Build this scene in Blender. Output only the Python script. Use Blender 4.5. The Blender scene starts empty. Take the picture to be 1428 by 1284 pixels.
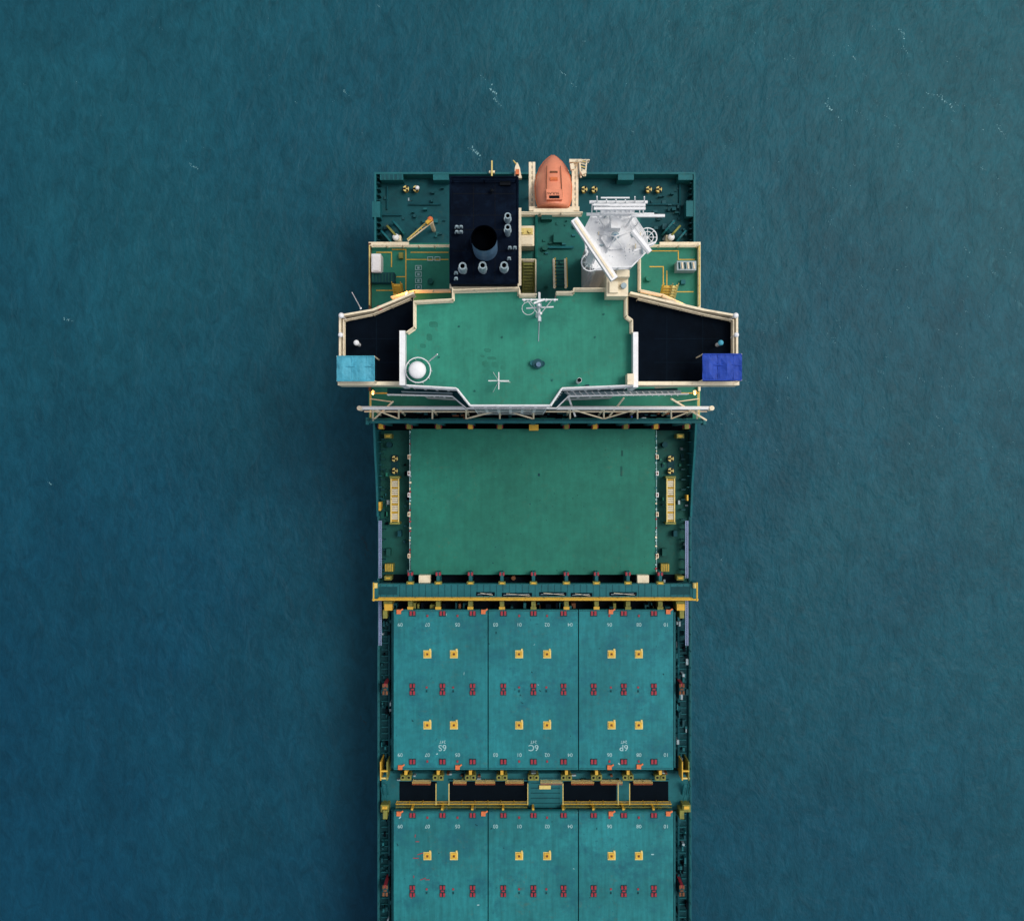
import bpy, math, random
from mathutils import Vector, Matrix
random.seed(7)
CZ=100.0; F=1395.0; CX=714.0; CY=642.0
def W(px,py,z):
    s=(CZ-z)/F
    return Vector(((px-CX)*s,(CY-py)*s,z))
def lin(c):
    c=c/255.0
    return c/12.92 if c<=0.04045 else ((c+0.055)/1.055)**2.4
K=0.97
def A(rgb,k=1.0):
    return tuple(min(0.85,lin(v)/K*k) for v in rgb)+(1.0,)

scene=bpy.context.scene
# ------------------------------------------------------------------ materials
def mat(name,rgb,rough=0.6,var=0.14,scale=0.45,dirt=0.0,dirtrgb=(40,35,28),metal=0.0,bump=0.0,streak=0.0,spec=0.3,fine=0.06,rust=0.0):
    m=bpy.data.materials.new(name); m.use_nodes=True
    nt=m.node_tree; N=nt.nodes; L=nt.links
    bs=N['Principled BSDF']
    tc=N.new('ShaderNodeTexCoord')
    c=A(rgb)
    def noise(sc,det=5,ro=0.6,vec=None):
        n=N.new('ShaderNodeTexNoise'); n.inputs['Scale'].default_value=sc; n.inputs['Detail'].default_value=det; n.inputs['Roughness'].default_value=ro
        L.new(vec if vec else tc.outputs['Object'],n.inputs['Vector']); return n
    def rng(sock,a,b,c0,d0):
        r=N.new('ShaderNodeMapRange'); r.inputs[1].default_value=a; r.inputs[2].default_value=b; r.inputs[3].default_value=c0; r.inputs[4].default_value=d0
        L.new(sock,r.inputs[0]); return r.outputs[0]
    def mul(a,b):
        q=N.new('ShaderNodeMath'); q.operation='MULTIPLY'; L.new(a,q.inputs[0]); L.new(b,q.inputs[1]); return q.outputs[0]
    v=rng(noise(scale).outputs[0],0.3,0.7,1-var,1+var)
    v2=rng(noise(scale*9,4,0.7).outputs[0],0.3,0.7,1-fine,1+fine)
    v=mul(v,v2)
    if streak>0:
        mp=N.new('ShaderNodeMapping'); mp.inputs['Scale'].default_value=(2.2,0.18,0.3); L.new(tc.outputs['Object'],mp.inputs[0])
        v=mul(v,rng(noise(1.6,4,0.6,mp.outputs[0]).outputs[0],0.35,0.7,1+streak*0.6,1-streak))
    vm=N.new('ShaderNodeVectorMath'); vm.operation='SCALE'; vm.inputs[0].default_value=c[:3]; L.new(v,vm.inputs['Scale'])
    out=vm.outputs[0]
    def overlay(out,f,rgb2):
        mx=N.new('ShaderNodeMix'); mx.data_type='RGBA'; L.new(f,mx.inputs[0]); L.new(out,mx.inputs[6]); mx.inputs[7].default_value=A(rgb2)
        return mx.outputs[2]
    if dirt>0:
        out=overlay(out,rng(noise(scale*2.7,8,0.75).outputs[0],0.53-0.05*dirt,0.66,0,min(1,dirt)),dirtrgb)
    if rust>0:
        out=overlay(out,mul(rng(noise(2.2,7,0.8).outputs[0],0.55,0.66,0,rust),rng(noise(0.25,2,0.5).outputs[0],0.46,0.6,0,1)),(84,88,66))
    L.new(out,bs.inputs['Base Color'])
    bs.inputs['Roughness'].default_value=rough; bs.inputs['Metallic'].default_value=metal
    bs.inputs['Specular IOR Level'].default_value=spec
    if bump>0:
        bn=N.new('ShaderNodeBump'); bn.inputs['Strength'].default_value=bump; bn.inputs['Distance'].default_value=0.05
        L.new(noise(3.0,6,0.7).outputs[0],bn.inputs['Height']); L.new(bn.outputs[0],bs.inputs['Normal'])
    return m
M={}
M['roof']=mat('roof_green_paint',(42,126,106),0.6,0.22,0.16,0.55,(33,106,92),streak=0.10,fine=0.10,spec=0.2,rust=0.35)
M['hold']=mat('deck_green_paint',(33,113,96),0.6,0.20,0.12,0.5,(27,97,86),streak=0.08,fine=0.12,spec=0.2,rust=0.3)
M['side']=mat('side_deck_green',(16,82,74),0.6,0.2,0.5,0.5,(10,56,54),spec=0.2,rust=0.3)
M['upper']=mat('upper_deck_green',(36,120,100),0.55,0.14,0.4,0.4,(28,98,84),spec=0.2,rust=0.3)
M['cdeck']=mat('aft_deck_green',(24,96,88),0.6,0.2,0.5,0.5,(16,70,68),spec=0.2)
M['teal']=mat('hatch_teal_paint',(31,116,122),0.55,0.20,0.17,0.8,(22,92,106),streak=0.14,bump=0.15,fine=0.14,spec=0.2,rust=0.3)
M['tealb']=mat('hatch_teal_aged',(33,116,120),0.55,0.22,0.17,0.9,(23,90,102),streak=0.18,bump=0.15,fine=0.14,spec=0.2,rust=0.4)
M['beam']=mat('beam_teal_paint',(26,96,102),0.55,0.15,0.6,0.4,(18,68,76),spec=0.2,rust=0.3)
M['dteal']=mat('dark_teal_steel',(13,66,73),0.6,0.25,0.6,0.5,(8,42,50),spec=0.15)  # teal of steel fittings; on main_deck the walkway shadow is in this colour
M['poop']=mat('mooring_deck_teal',(15,74,81),0.6,0.2,0.35,0.5,(9,52,60),spec=0.15,rust=0.3)
M['hull']=mat('hull_paint',(16,74,82),0.5,0.15,0.3,0.3,(40,60,56),streak=0.2,spec=0.2)
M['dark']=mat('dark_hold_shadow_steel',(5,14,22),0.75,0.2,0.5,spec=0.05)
M['black']=mat('funnel_casing_black',(5,14,28),0.7,0.3,0.5,0.6,(15,30,48),spec=0.04)
M['pipe']=mat('funnel_pipe_steel',(86,116,142),0.5,0.15,1.0,0.4,(44,64,84))
M['soot']=mat('soot_black',(1,3,7),0.9,0.1,0.5,spec=0.02)
M['wing']=mat('wing_floor_navy',(4,12,22),0.75,0.3,0.6,0.4,(10,22,34),spec=0.04)
M['wingj']=mat('wing_floor_joint',(12,26,38),0.75,0.3,0.6,spec=0.04)
M['white']=mat('white_paint',(238,238,234),0.45,0.05,0.8,0.2,(176,166,150))
M['grey']=mat('grey_paint',(150,168,174),0.5,0.1,0.8,0.3,(90,104,110))
M['lilac']=mat('gangway_aluminium',(150,165,200),0.4,0.1,0.8,0.2,(90,100,120),metal=0.2)
M['cream']=mat('cream_paint',(236,220,190),0.5,0.08,0.8,0.4,(184,150,108))
M['yellow']=mat('yellow_paint',(212,168,58),0.5,0.1,1.2,0.4,(120,94,50))
M['yellowp']=mat('pale_yellow_paint',(218,196,118),0.5,0.1,1.2,0.35,(140,112,60))
M['olive']=mat('aged_yellow_steel',(126,126,58),0.6,0.2,1.5,0.6,(34,66,56))
M['red']=mat('red_fitting_paint',(150,46,58),0.5,0.15,1.5,0.4,(66,38,46))
M['orange']=mat('orange_gel_coat',(244,146,112),0.35,0.05,0.8,0.2,(206,108,78),spec=0.5)
M['orangep']=mat('orange_fitting_paint',(214,116,68),0.5,0.1,1.0,0.3,(120,60,40))
M['canl']=mat('cyan_tarpaulin',(76,162,184),0.6,0.18,0.9,0.5,(54,128,152),bump=0.4,streak=0.15)
M['canr']=mat('blue_tarpaulin',(34,70,166),0.6,0.18,0.9,0.5,(28,54,132),bump=0.4,streak=0.15)
M['glass']=mat('window_glass',(10,22,30),0.1,0.05,0.5,spec=0.6)
M['wline']=mat('white_marking_paint',(160,194,194),0.6,0.1,2.0,0.7,(80,140,142))
M['rust']=mat('rusty_steel',(110,70,45),0.8,0.2,1.5,0.5,(50,35,28))
M['stripe']=mat('black_fitting',(8,14,20),0.6,0.1,1.0,spec=0.1)
M['scuff']=mat('hatch_scuff',(24,100,110),0.6,0.2,2.0,0.5,(30,112,118),spec=0.2)
lm=bpy.data.materials.new('lamp_glow'); lm.use_nodes=True
lm.node_tree.nodes['Principled BSDF'].inputs['Emission Color'].default_value=(1,0.55,0.15,1)
lm.node_tree.nodes['Principled BSDF'].inputs['Emission Strength'].default_value=5
M['lamp']=lm

# ------------------------------------------------------------------ builder
ship=bpy.data.objects.new('container_ship',None); scene.collection.objects.link(ship)
import bmesh
class B:
    def __init__(s,name,parent=ship):
        s.name=name; s.v=[]; s.f=[]; s.m=[]; s.mats=[]; s.oy=0.0; s.parent=parent
    def mi(s,k):
        if k not in s.mats: s.mats.append(k)
        return s.mats.index(k)
    def add(s,vs,fs,k,topk=None,topidx=None):
        o=len(s.v); i=s.mi(k)
        s.v+= [(p[0],p[1]+s.oy,p[2]) for p in vs]
        for n,f in enumerate(fs):
            s.f.append([o+a for a in f]); s.m.append(i if (topk is None or n!=topidx) else s.mi(topk))
    def box(s,x0,x1,y0,y1,z0,z1,k,topk=None):
        if x0>x1:x0,x1=x1,x0
        if y0>y1:y0,y1=y1,y0
        vs=[(x0,y0,z0),(x1,y0,z0),(x1,y1,z0),(x0,y1,z0),(x0,y0,z1),(x1,y0,z1),(x1,y1,z1),(x0,y1,z1)]
        s.add(vs,[(4,5,6,7),(0,3,2,1),(0,1,5,4),(1,2,6,5),(2,3,7,6),(3,0,4,7)],k,topk,0)
    def pb(s,a,b,c,d,zt,zb,k,topk=None):
        p=W(a,b,zt); q=W(c,d,zt); s.box(p.x,q.x,p.y,q.y,zb,zt,k,topk)
    def poly(s,pts,zt,zb,k,topk=None):
        P=[W(x,y,zt) for x,y in pts]; n=len(P)
        vs=[(p.x,p.y,zt) for p in P]+[(p.x,p.y,zb) for p in P]
        fs=[tuple(range(n)),tuple(reversed(range(n,2*n)))]+[(i,(i+1)%n,n+(i+1)%n,n+i) for i in range(n)]
        s.add(vs,fs,k,topk,0)
    def bar(s,a,b,r,k,n=6,r2=None):
        a=Vector(a); b=Vector(b); d=b-a
        if d.length<1e-5:return
        d.normalize(); u=d.orthogonal().normalized(); w=d.cross(u); r2=r if r2 is None else r2
        vs=[];
        for i in range(n):
            t=2*math.pi*(i+0.5)/n; e=u*math.cos(t)+w*math.sin(t)
            vs.append(a+e*r)
        for i in range(n):
            t=2*math.pi*(i+0.5)/n; e=u*math.cos(t)+w*math.sin(t)
            vs.append(b+e*r2)
        s.add(vs,[tuple(range(n)),tuple(range(n,2*n))]+[(i,(i+1)%n,n+(i+1)%n,n+i) for i in range(n)],k)
    def pbar(s,a,b,z,r,k,z2=None):
        s.bar(W(a[0],a[1],z),W(b[0],b[1],z if z2 is None else z2),r,k)
    def cyl(s,px,py,zt,zb,rp,k,n=16,topk=None,rb=None):
        c=W(px,py,zt); r=rp*(CZ-zt)/F; rb=r if rb is None else rb*(CZ-zt)/F
        vs=[(c.x+r*math.cos(2*math.pi*i/n),c.y+r*math.sin(2*math.pi*i/n),zt) for i in range(n)]+[(c.x+rb*math.cos(2*math.pi*i/n),c.y+rb*math.sin(2*math.pi*i/n),zb) for i in range(n)]
        s.add(vs,[tuple(range(n)),tuple(reversed(range(n,2*n)))]+[(i,(i+1)%n,n+(i+1)%n,n+i) for i in range(n)],k,topk,0)
    def tube(s,px,py,zt,zb,rp,k,kin,n=24,t=0.82):
        c=W(px,py,zt); r=rp*(CZ-zt)/F
        ring=lambda R,z:[(c.x+R*math.cos(2*math.pi*i/n),c.y+R*math.sin(2*math.pi*i/n),z) for i in range(n)]
        q=lambda a:[(a+i,a+(i+1)%n,a+n+(i+1)%n,a+n+i) for i in range(n)]
        s.add(ring(r,zb)+ring(r,zt)+ring(r*t,zt),q(0)+q(n),k)
        s.add(ring(r*t,zt-0.01)+ring(r*t,zt-1.2),q(0)+[tuple(range(n,2*n))],kin)
    def sphere(s,px,py,z,rp,k,n=14,h=1.0):
        c=W(px,py,z); r=rp*(CZ-z)/F; vs=[];m=7
        for j in range(m+1):
            ph=math.pi*j/m
            for i in range(n):
                t=2*math.pi*i/n; vs.append((c.x+r*math.sin(ph)*math.cos(t),c.y+r*math.sin(ph)*math.sin(t),c.z+r*h*math.cos(ph)))
        s.add(vs,[(j*n+i,j*n+(i+1)%n,(j+1)*n+(i+1)%n,(j+1)*n+i) for j in range(m) for i in range(n)],k)
    def ring(s,px,py,z,rp,t,k,n=28):
        c=W(px,py,z); r=rp*(CZ-z)/F
        P=[Vector((c.x+r*math.cos(2*math.pi*i/n),c.y+r*math.sin(2*math.pi*i/n),z)) for i in range(n)]
        for i in range(n): s.bar(P[i],P[(i+1)%n],t,k,5)
    def rot(s,px,py,z,lp,wp,h,ang,k):
        c=W(px,py,z); q=(CZ-z)/F; l=lp*q/2; w=wp*q/2; a=math.radians(ang); ca,sa=math.cos(a),math.sin(a)
        vs=[]
        for zz in (z-h,z):
            for x,y in ((-l,-w),(l,-w),(l,w),(-l,w)): vs.append((c.x+x*ca-y*sa,c.y+x*sa+y*ca,zz))
        s.add(vs,[(4,5,6,7),(0,3,2,1),(0,1,5,4),(1,2,6,5),(2,3,7,6),(3,0,4,7)],k)
    def rail(s,pts,z,k,h=1.05,r=0.035,closed=False,sp=1.4,rt=None,coam=0.0):
        P=[W(x,y,z+h) for x,y in pts]
        if closed:P.append(P[0])
        for a,b in zip(P,P[1:]):
            for j,dz in enumerate((0,-0.38,-0.72)):
                s.bar(a+Vector((0,0,dz)),b+Vector((0,0,dz)),(rt or r) if j==0 else r*0.7,k,5)
            if coam>0: s.bar(a+Vector((0,0,-h+0.06)),b+Vector((0,0,-h+0.06)),coam,k,4)
            n=max(1,int((b-a).length/sp))
            for i in range(n+1):
                c=a.lerp(b,i/n); s.bar(c,c-Vector((0,0,h)),r,k,5)
    def stairs(s,px0,py0,px1,py1,zt,zb,k,n=9):
        a=W(px0,py0,zt); b=W(px1,py1,zt)
        for i in range(n):
            t=(i+0.5)/n; y=a.y+(b.y-a.y)*t; z=zt+(zb-zt)*t
            s.box(a.x,b.x,y-0.10,y+0.10,z-0.05,z,k)
        for x in (a.x,b.x):
            s.bar((x,a.y,zt),(x,b.y,zb),0.07,k); s.bar((x,a.y,zt+0.9),(x,b.y,zb+0.9),0.035,k)
    def text(s,st,px,py,z,hp,k,ang=180):
        cu=bpy.data.curves.new('t','FONT'); cu.body=st; cu.align_x='CENTER'; cu.align_y='CENTER'; cu.offset=0.004
        ob=bpy.data.objects.new('t',cu); scene.collection.objects.link(ob)
        dg=bpy.context.evaluated_depsgraph_get(); me=bpy.data.meshes.new_from_object(ob.evaluated_get(dg))
        c=W(px,py,z); sc=hp*(CZ-z)/F/0.7; a=math.radians(ang)
        vs=[(c.x+sc*(v.co.x*math.cos(a)-v.co.y*math.sin(a)),c.y+sc*(v.co.x*math.sin(a)+v.co.y*math.cos(a)),z) for v in me.vertices]
        s.add(vs,[tuple(p.vertices) for p in me.polygons],k)
        bpy.data.objects.remove(ob); bpy.data.meshes.remove(me); bpy.data.curves.remove(cu)
    def done(s,smooth=False,recalc=True):
        me=bpy.data.meshes.new(s.name); me.from_pydata(s.v,[],s.f)
        for k in s.mats: me.materials.append(M[k])
        me.polygons.foreach_set('material_index',s.m)
        if recalc:
            bm=bmesh.new(); bm.from_mesh(me); bmesh.ops.recalc_face_normals(bm,faces=bm.faces); bm.to_mesh(me); bm.free()
        if smooth:
            me.polygons.foreach_set('use_smooth',[True]*len(me.polygons))
        o=bpy.data.objects.new(s.name,me); scene.collection.objects.link(o)
        if s.parent: o.parent=s.parent
        return o

ZM=10.0; ZP=11.0; ZA=15.5; ZC=22.0; ZW=29.0; ZR=31.5; ZK=33.0
XC=2.0; HB=14.05

# ------------------------------------------------------------------ hull
h=B('hull')
st=[(25.2,0.985,0.80,ZP),(22,1.0,0.88,ZP),(18,1.0,0.95,ZP),(10,1,1,ZM),(0,1,1,ZM),(-60,1,1,ZM),(-95,1,0.97,ZM),(-105,0.94,0.82,ZM+1),(-115,0.78,0.55,ZM+3),(-124,0.5,0.22,ZM+3.3),(-131,0.05,0.01,ZM+3.6)]
vs=[]
for y,wd,ww,z in st:
    for sx in (-1,1):
        vs.append((XC+sx*HB*wd,y,z)); vs.append((XC+sx*HB*(0.4*wd+0.6*ww),y-(0 if y<20 else 1.0),4)); vs.append((XC+sx*HB*ww,y-(0 if y<20 else 3.0),-2))
fs=[]
for i in range(len(st)-1):
    a=i*6;b=a+6
    for o in (0,1,3,4): fs.append((a+o,a+o+1,b+o+1,b+o))
    fs.append((a,a+3,b+3,b))
fs+= [(0,1,4,3),(1,2,5,4)]
h.add(vs,fs,'hull')
x0,x1=XC-HB,XC+HB
h.box(x0,x0+0.16,18.0,25.2,ZP,12.5,'beam'); h.box(x1-0.16,x1,18.0,25.2,ZP,12.5,'beam')
h.box(x0+0.16,-4.2,25.04,25.2,ZP,12.5,'beam'); h.box(-4.2,x1-0.16,25.04,25.2,ZP,12.5,'beam')
for i in range(14):
    yy=18.3+i*0.5
    h.box(x0+0.16,x0+0.45,yy,yy+0.06,ZP,12.2,'dteal'); h.box(x1-0.45,x1-0.16,yy,yy+0.06,ZP,12.2,'dteal')
h.done()

d=B('main_deck')
d.box(x0+0.15,x1-0.15,-101,18,ZM,ZM+0.02,'dteal')  # shadow between hatch coaming and hull edge painted in as dark teal
d.box(x0+0.22,x1-0.22,18,24.97,ZP,ZP+0.02,'poop')
for (a,b) in ((531,574),(913,960)):
    d.pb(a,596,b,812,ZM+0.05,ZM+0.02,'side')
d.done()

bw=B('side_bulwark')
for sx in (-1,1):
    X=XC+sx*HB
    ys=[3.3,0.5,-2,-5]; zs=[13.4,12.6,11.6,10.9]
    for i in range(3):
        vs=[(X,ys[i],ZM),(X,ys[i+1],ZM),(X,ys[i+1],zs[i+1]),(X,ys[i],zs[i])]
        vs+=[(X-sx*0.18,v[1],v[2]) for v in vs]
        bw.add(vs,[(0,1,2,3),(4,5,6,7),(3,2,6,7),(0,1,5,4),(0,3,7,4),(1,2,6,5)],'beam')
    bw.box(X-sx*0.02,X-sx*0.2,-101,-5,ZM,ZM+0.35,'beam')
    for y in range(0,7):
        bw.box(X-sx*0.2,X-sx*0.5,2.6-y*1.0,2.66-y*1.0,ZM,12.2-y*0.2,'beam')
bw.done()

r=B('deck_railing')
for sx in (-1,1):
    X=XC+sx*(HB-0.12)
    for dz in (0.4,0.75,1.1): r.bar((X,-5,ZM+dz),(X,-101,ZM+dz),0.03,'beam',5)
    for i in range(64): r.bar((X,-5-i*1.5,ZM),(X,-5-i*1.5,ZM+1.1),0.035,'beam',5)
r.done()

# ------------------------------------------------------------------ hatch bays
ZH=12.5
def twist(b,px,py,z,w=8,hh=17,k='red'):
    b.pb(px-w*0.5,py-hh*0.5,px+w*0.5,py+hh*0.5,z+0.03,z-0.02,'dteal')
    for sy in (-1,1):
        b.pb(px-3.6,py+sy*5-2.5,px-0.9,py+sy*5+2.5,z+0.14,z,k); b.pb(px+0.9,py+sy*5-2.5,px+3.6,py+sy*5+2.5,z+0.14,z,k)
    b.pb(px-2.2,py-1,px+2.2,py+1,z+0.1,z,k)
def pad(b,px,py,z):
    b.pb(px-5.5,py-5.5,px+5.5,py+5.5,z+0.04,z-0.02,'yellowp')
    b.pb(px-4,py-4,px+4,py+4,z+0.14,z,'yellow'); b.pb(px-1.4,py-1.4,px+1.4,py+1.4,z+0.19,z,'rust')
    b.pb(px+2.5,py-7.5,px+5,py-4,z+0.1,z,'yellowp')
TX=[575,617,659,702,744,786,828,870,912]
NX=[(558,'09'),(596,'07'),(638,'05'),(691,'03'),(724,'01'),(763,'02'),(795,'04'),(850,'06'),(891,'08'),(929,'10')]
def bay(idx,oy):
    b=B('hatch_cover_bay'); b.oy=oy
    k=('teal','tealb')[idx%2]
    b.pb(552,853,936,1070,ZH-0.6,ZM,'dteal')
    for j,(a,c) in enumerate(((549,680),(681.4,806),(807.4,939))):
        b.pb(a,850,c,1073,ZH,ZH-0.55,k)
        b.pb(a+1.2,851,c-1.2,852.4,ZH+0.05,ZH-0.01,'beam'); b.pb(a+1.2,1070.6,c-1.2,1072,ZH+0.05,ZH-0.01,'beam')
    for x in TX: twist(b,x,961,ZH)
    for x in (595,632,724,762,852,890):
        b.pb(x-1.2,957,x+1.2,959.5,ZH+0.06,ZH,'red'); b.pb(x-1,962,x+1,965,ZH+0.06,ZH,'dteal')
    for y in (912,1011):
        for x in (596,633,724,763,853,891): pad(b,x,y,ZH)
    for x in TX:
        for y in (855,1062):
            b.pb(x-5,y-4.5,x+5,y+4.5,ZH+0.03,ZH-0.01,'dteal')
            b.pb(x-3.8,y-3,x-0.8,y+3,ZH+0.14,ZH,'red'); b.pb(x+0.8,y-3,x+3.8,y+3,ZH+0.14,ZH,'red')
    for x in (596,638,724,763,850,891):
        b.pb(x-1.2,857,x+1.2,860,ZH+0.08,ZH,'red')
        b.pb(x-1.2,1060,x+1.2,1063,ZH+0.08,ZH,'red')
    for x,y in ((558,1070),(638,1070),(850,1070),(891,1069),(674,853),(852,853),(556,853),(932,853)):
        b.pb(x-3,y-3,x+3,y+3,ZH+0.2,ZH,'orangep'); b.rot(x+3,y-2,ZH+0.22,7,2,0.1,35,'orangep')
    for x,t in NX:
        b.text(t,x,870.5,ZH+0.015,5.0,'wline'); b.text(t,x,1052,ZH+0.015,5.0,'wline')
    for x,t in ((617,'S'),(744,'C'),(870,'P')):
        b.text('%d%s'%(6-idx if idx<6 else 1,t),x,1042,ZH+0.015,8.5,'wline'); b.text('24T',x,1034,ZH+0.015,4,'wline')
    for i in range(110):
        x=random.uniform(552,936); y=random.uniform(856,1068); 
        b.rot(x,y,ZH+0.006,random.uniform(0.8,4.0),random.uniform(0.5,1.8),0.01,random.uniform(0,180),'dteal' if i%7==0 else ('wline' if i%17==0 else 'scuff'))
    if idx==1:
        for (x,y) in ((579,1165-281),(582,1173-281),(577,1222-281),(590,1225-281),(596,1226-281),(586,1190-281),(580,1196-281),(574,1250-281)): b.rot(x,y,ZH+0.02,random.uniform(3,9),1.0,0.01,random.choice([0,80,90,20]),'red')
    b.done()
    c=B('lashing_crossway'); c.oy=oy
    zc=ZM+0.6
    c.pb(532,1075,960,1129,zc,ZM,'beam')
    for a,e in ((557,609),(627,735),(786,860),(878,932)):
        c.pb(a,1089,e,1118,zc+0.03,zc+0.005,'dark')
        c.pb(a-1,1087,e+1,1089,zc+0.25,zc,'beam'); c.pb(a-1,1118,e+1,1120,zc+0.25,zc,'beam')
    c.pb(737,1078,784,1126,zc+0.5,zc,'beam')
    for k2 in range(6): c.pb(740,1084+k2*7,781,1085+k2*7,zc+0.53,zc+0.5,'dteal')
    c.pb(752,1095,768,1100,zc+0.7,zc+0.5,'yellowp')
    for x in (566,611,656,700,744,790,832,876,921):
        z=ZM+2.0
        for s2 in (-1,1):
            c.cyl(x+s2*4.2,1084,z,ZM+0.6,3.6,'olive',10); c.cyl(x+s2*4.2,1084,z+0.03,z,1.7,'stripe',8)
        c.pb(x-7.5,1080,x+7.5,1088,z-0.15,z-0.4,'olive')
        if x not in (744,): c.pb(x-2,1074,x+2,1080,z,ZM+0.6,'yellow')
    for xs,xe in ((552,735),(786,936)):
        c.rail([(xs,1121),(xe,1121)],ZM+0.7,'yellow',1.0,0.035,sp=1.1)
        c.rail([(xs,1125.5),(xe,1125.5)],ZM+0.7,'olive',1.0,0.035,sp=1.1)
    for (xa,xb) in ((575,600),(632,650),(663,690),(705,730),(754,784),(797,828),(838,868),(884,910)):
        c.rail([(xa,1091),(xb,1091)],ZM+0.9,'yellowp',1.0,0.03,sp=0.8)
        c.rail([(xa,1093.5),(xb,1093.5)],ZM+0.9,'orangep',0.8,0.02,sp=0.8)
    for xx in (608,626,736,785,862,878):
        c.pbar((xx,1092),(xx,1122),ZM+1.7,0.04,'yellowp')
    for x in TX:
        if random.random()<0.7: c.pb(x-3,1128,x+3,1133,ZM+1.9,ZM,'olive'); 
        c.pb(x-2,1127,x+1,1130,ZM+2.2,ZM,'yellow')
    for i in range(40):
        x=random.uniform(545,945); y=random.choice([1078,1081,1128,1086])+random.uniform(-1,1)
        c.pb(x,y,x+random.uniform(2,7),y+random.uniform(1,3),ZM+1.0+random.random()*0.6,ZM+0.5,random.choice(['dteal','beam','olive','grey','rust','dark']))
    for y in (1077,1127.5): c.bar(W(548,y,ZM+0.95),W(942,y,ZM+0.95),0.07,'dteal')
    for x in (536,957):
        c.pb(x-6,1062,x-4.6,1088,ZM+2.4,ZM,'yellow'); c.pb(x+3,1062,x+4.4,1088,ZM+2.4,ZM,'olive')
        c.pb(x-6,1074,x+4.4,1076,ZM+2.42,ZM+2.2,'yellow'); c.pb(x-6,1084,x+5,1086,ZM+2.3,ZM+2.1,'yellowp')
        c.pb(x-5,1122,x+6,1132,ZM+1.8,ZM,'olive'); c.pb(x-3,1124,x+4,1128,ZM+1.9,ZM+1.7,'yellow')
        c.stairs(x-3,1093,x+3,1120,ZM+1.6,ZM+0.2,'beam',8)
    c.done()
    w=B('walkway_fittings'); w.oy=oy
    for x in (537,951):
        w.pb(x-4,955,x+4,968,ZM+2.3,ZM,'dteal'); twist(w,x,961,ZM+2.3,7,14,'rust'); w.pb(x-2,953,x+2,957,ZM+2.4,ZM,'red')
        w.pb(x-3,850,x+3,862,ZM+2.1,ZM,'olive')
    for sx,xa in ((-1,531),(1,943)):
        for i in range(34):
            x=xa+random.uniform(0,14); y=random.uniform(855,1070)
            w.pb(x,y,x+random.uniform(1,3.5),y+random.uniform(2,9),ZM+random.uniform(0.3,1.2),ZM,random.choice(['beam','dteal','dark','dark','grey','beam','hull']))
        for y0 in range(860,1070,9): w.pb(xa+1,y0,xa+14,y0+0.9,ZM+0.35,ZM,'beam')
    w.pb(546,853,548.5,1070,ZM+1.6,ZM+1.45,'beam'); w.pb(940,853,942,1070,ZM+1.6,ZM+1.45,'beam')
    w.bar(W(543,853,ZM+.5),W(543,1070,ZM+.5),0.1,'hull'); w.bar(W(946,853,ZM+.5),W(946,1070,ZM+.5),0.1,'hull')
    w.done()
PITCH=281*(CZ-ZH)/F
for i in range(5): bay(i,-PITCH*i)

fd=B('foredeck')
fd.box(XC-9.5,XC+9.5,-103.5,-102,ZM,14.2,'beam')
for sx in (-1,1):
    fd.bar((XC+sx*3-1.3,-111,14),(XC+sx*3+1.3,-111,14),0.7,'beam',14)
    fd.bar((XC+sx*3-1.6,-111,14),(XC+sx*3-1.3,-111,14),1.0,'olive',14); fd.bar((XC+sx*3+1.3,-111,14),(XC+sx*3+1.6,-111,14),1.0,'olive',14)
    fd.box(XC+sx*3-1.7,XC+sx*3+1.7,-111.7,-110.3,12,13.3,'dteal')
fd.bar((XC,-122,13),(XC,-122,21),0.25,'white'); fd.bar((XC-1.5,-122,19),(XC+1.5,-122,19),0.1,'white')
fd.done()

# ------------------------------------------------------------------ aft hold
a=B('aft_hatch_cover')
a.pb(575,600,912,800,11.6,ZM,'dteal')
a.pb(573,598,914,801,12.0,11.6,'hold')
for x in (573,914):
    s_=-1 if x<700 else 1
    for i in range(46):
        y=602+i*4.3+random.uniform(-1,1)
        if random.random()<0.7:
            a.pb(x+s_*random.uniform(-0.5,1),y,x+s_*2.2,y+random.uniform(1.2,2.8),12.10,11.8,random.choice(['wline','wline','cream','red','grey','beam']))
    for y in (637,660,690,717,775): 
        a.pb(x+s_*1,y-3,x+s_*4.5,y+3,12.2,11.5,'cream' if y%2 else 'white')
        a.pb(x+s_*2,y-2,x+s_*3.6,y+2,12.23,12.1,'rust')
    a.bar(W(x+s_*1.5,600,11.95),W(x+s_*1.5,799,11.95),0.03,'wline')
for i in range(110):
    x=random.uniform(578,910); y=random.uniform(602,798)
    a.rot(x,y,12.006,random.uniform(0.6,2.2),random.uniform(0.5,1.4),0.01,random.uniform(0,180),random.choice(['side','side','upper','upper','dteal']))
a.pb(750,660,753,664,12.01,12,'dteal'); a.pb(866,628,869,636,12.01,12,'side'); a.pb(865,650,868,664,12.01,12,'side')
a.done()

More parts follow.
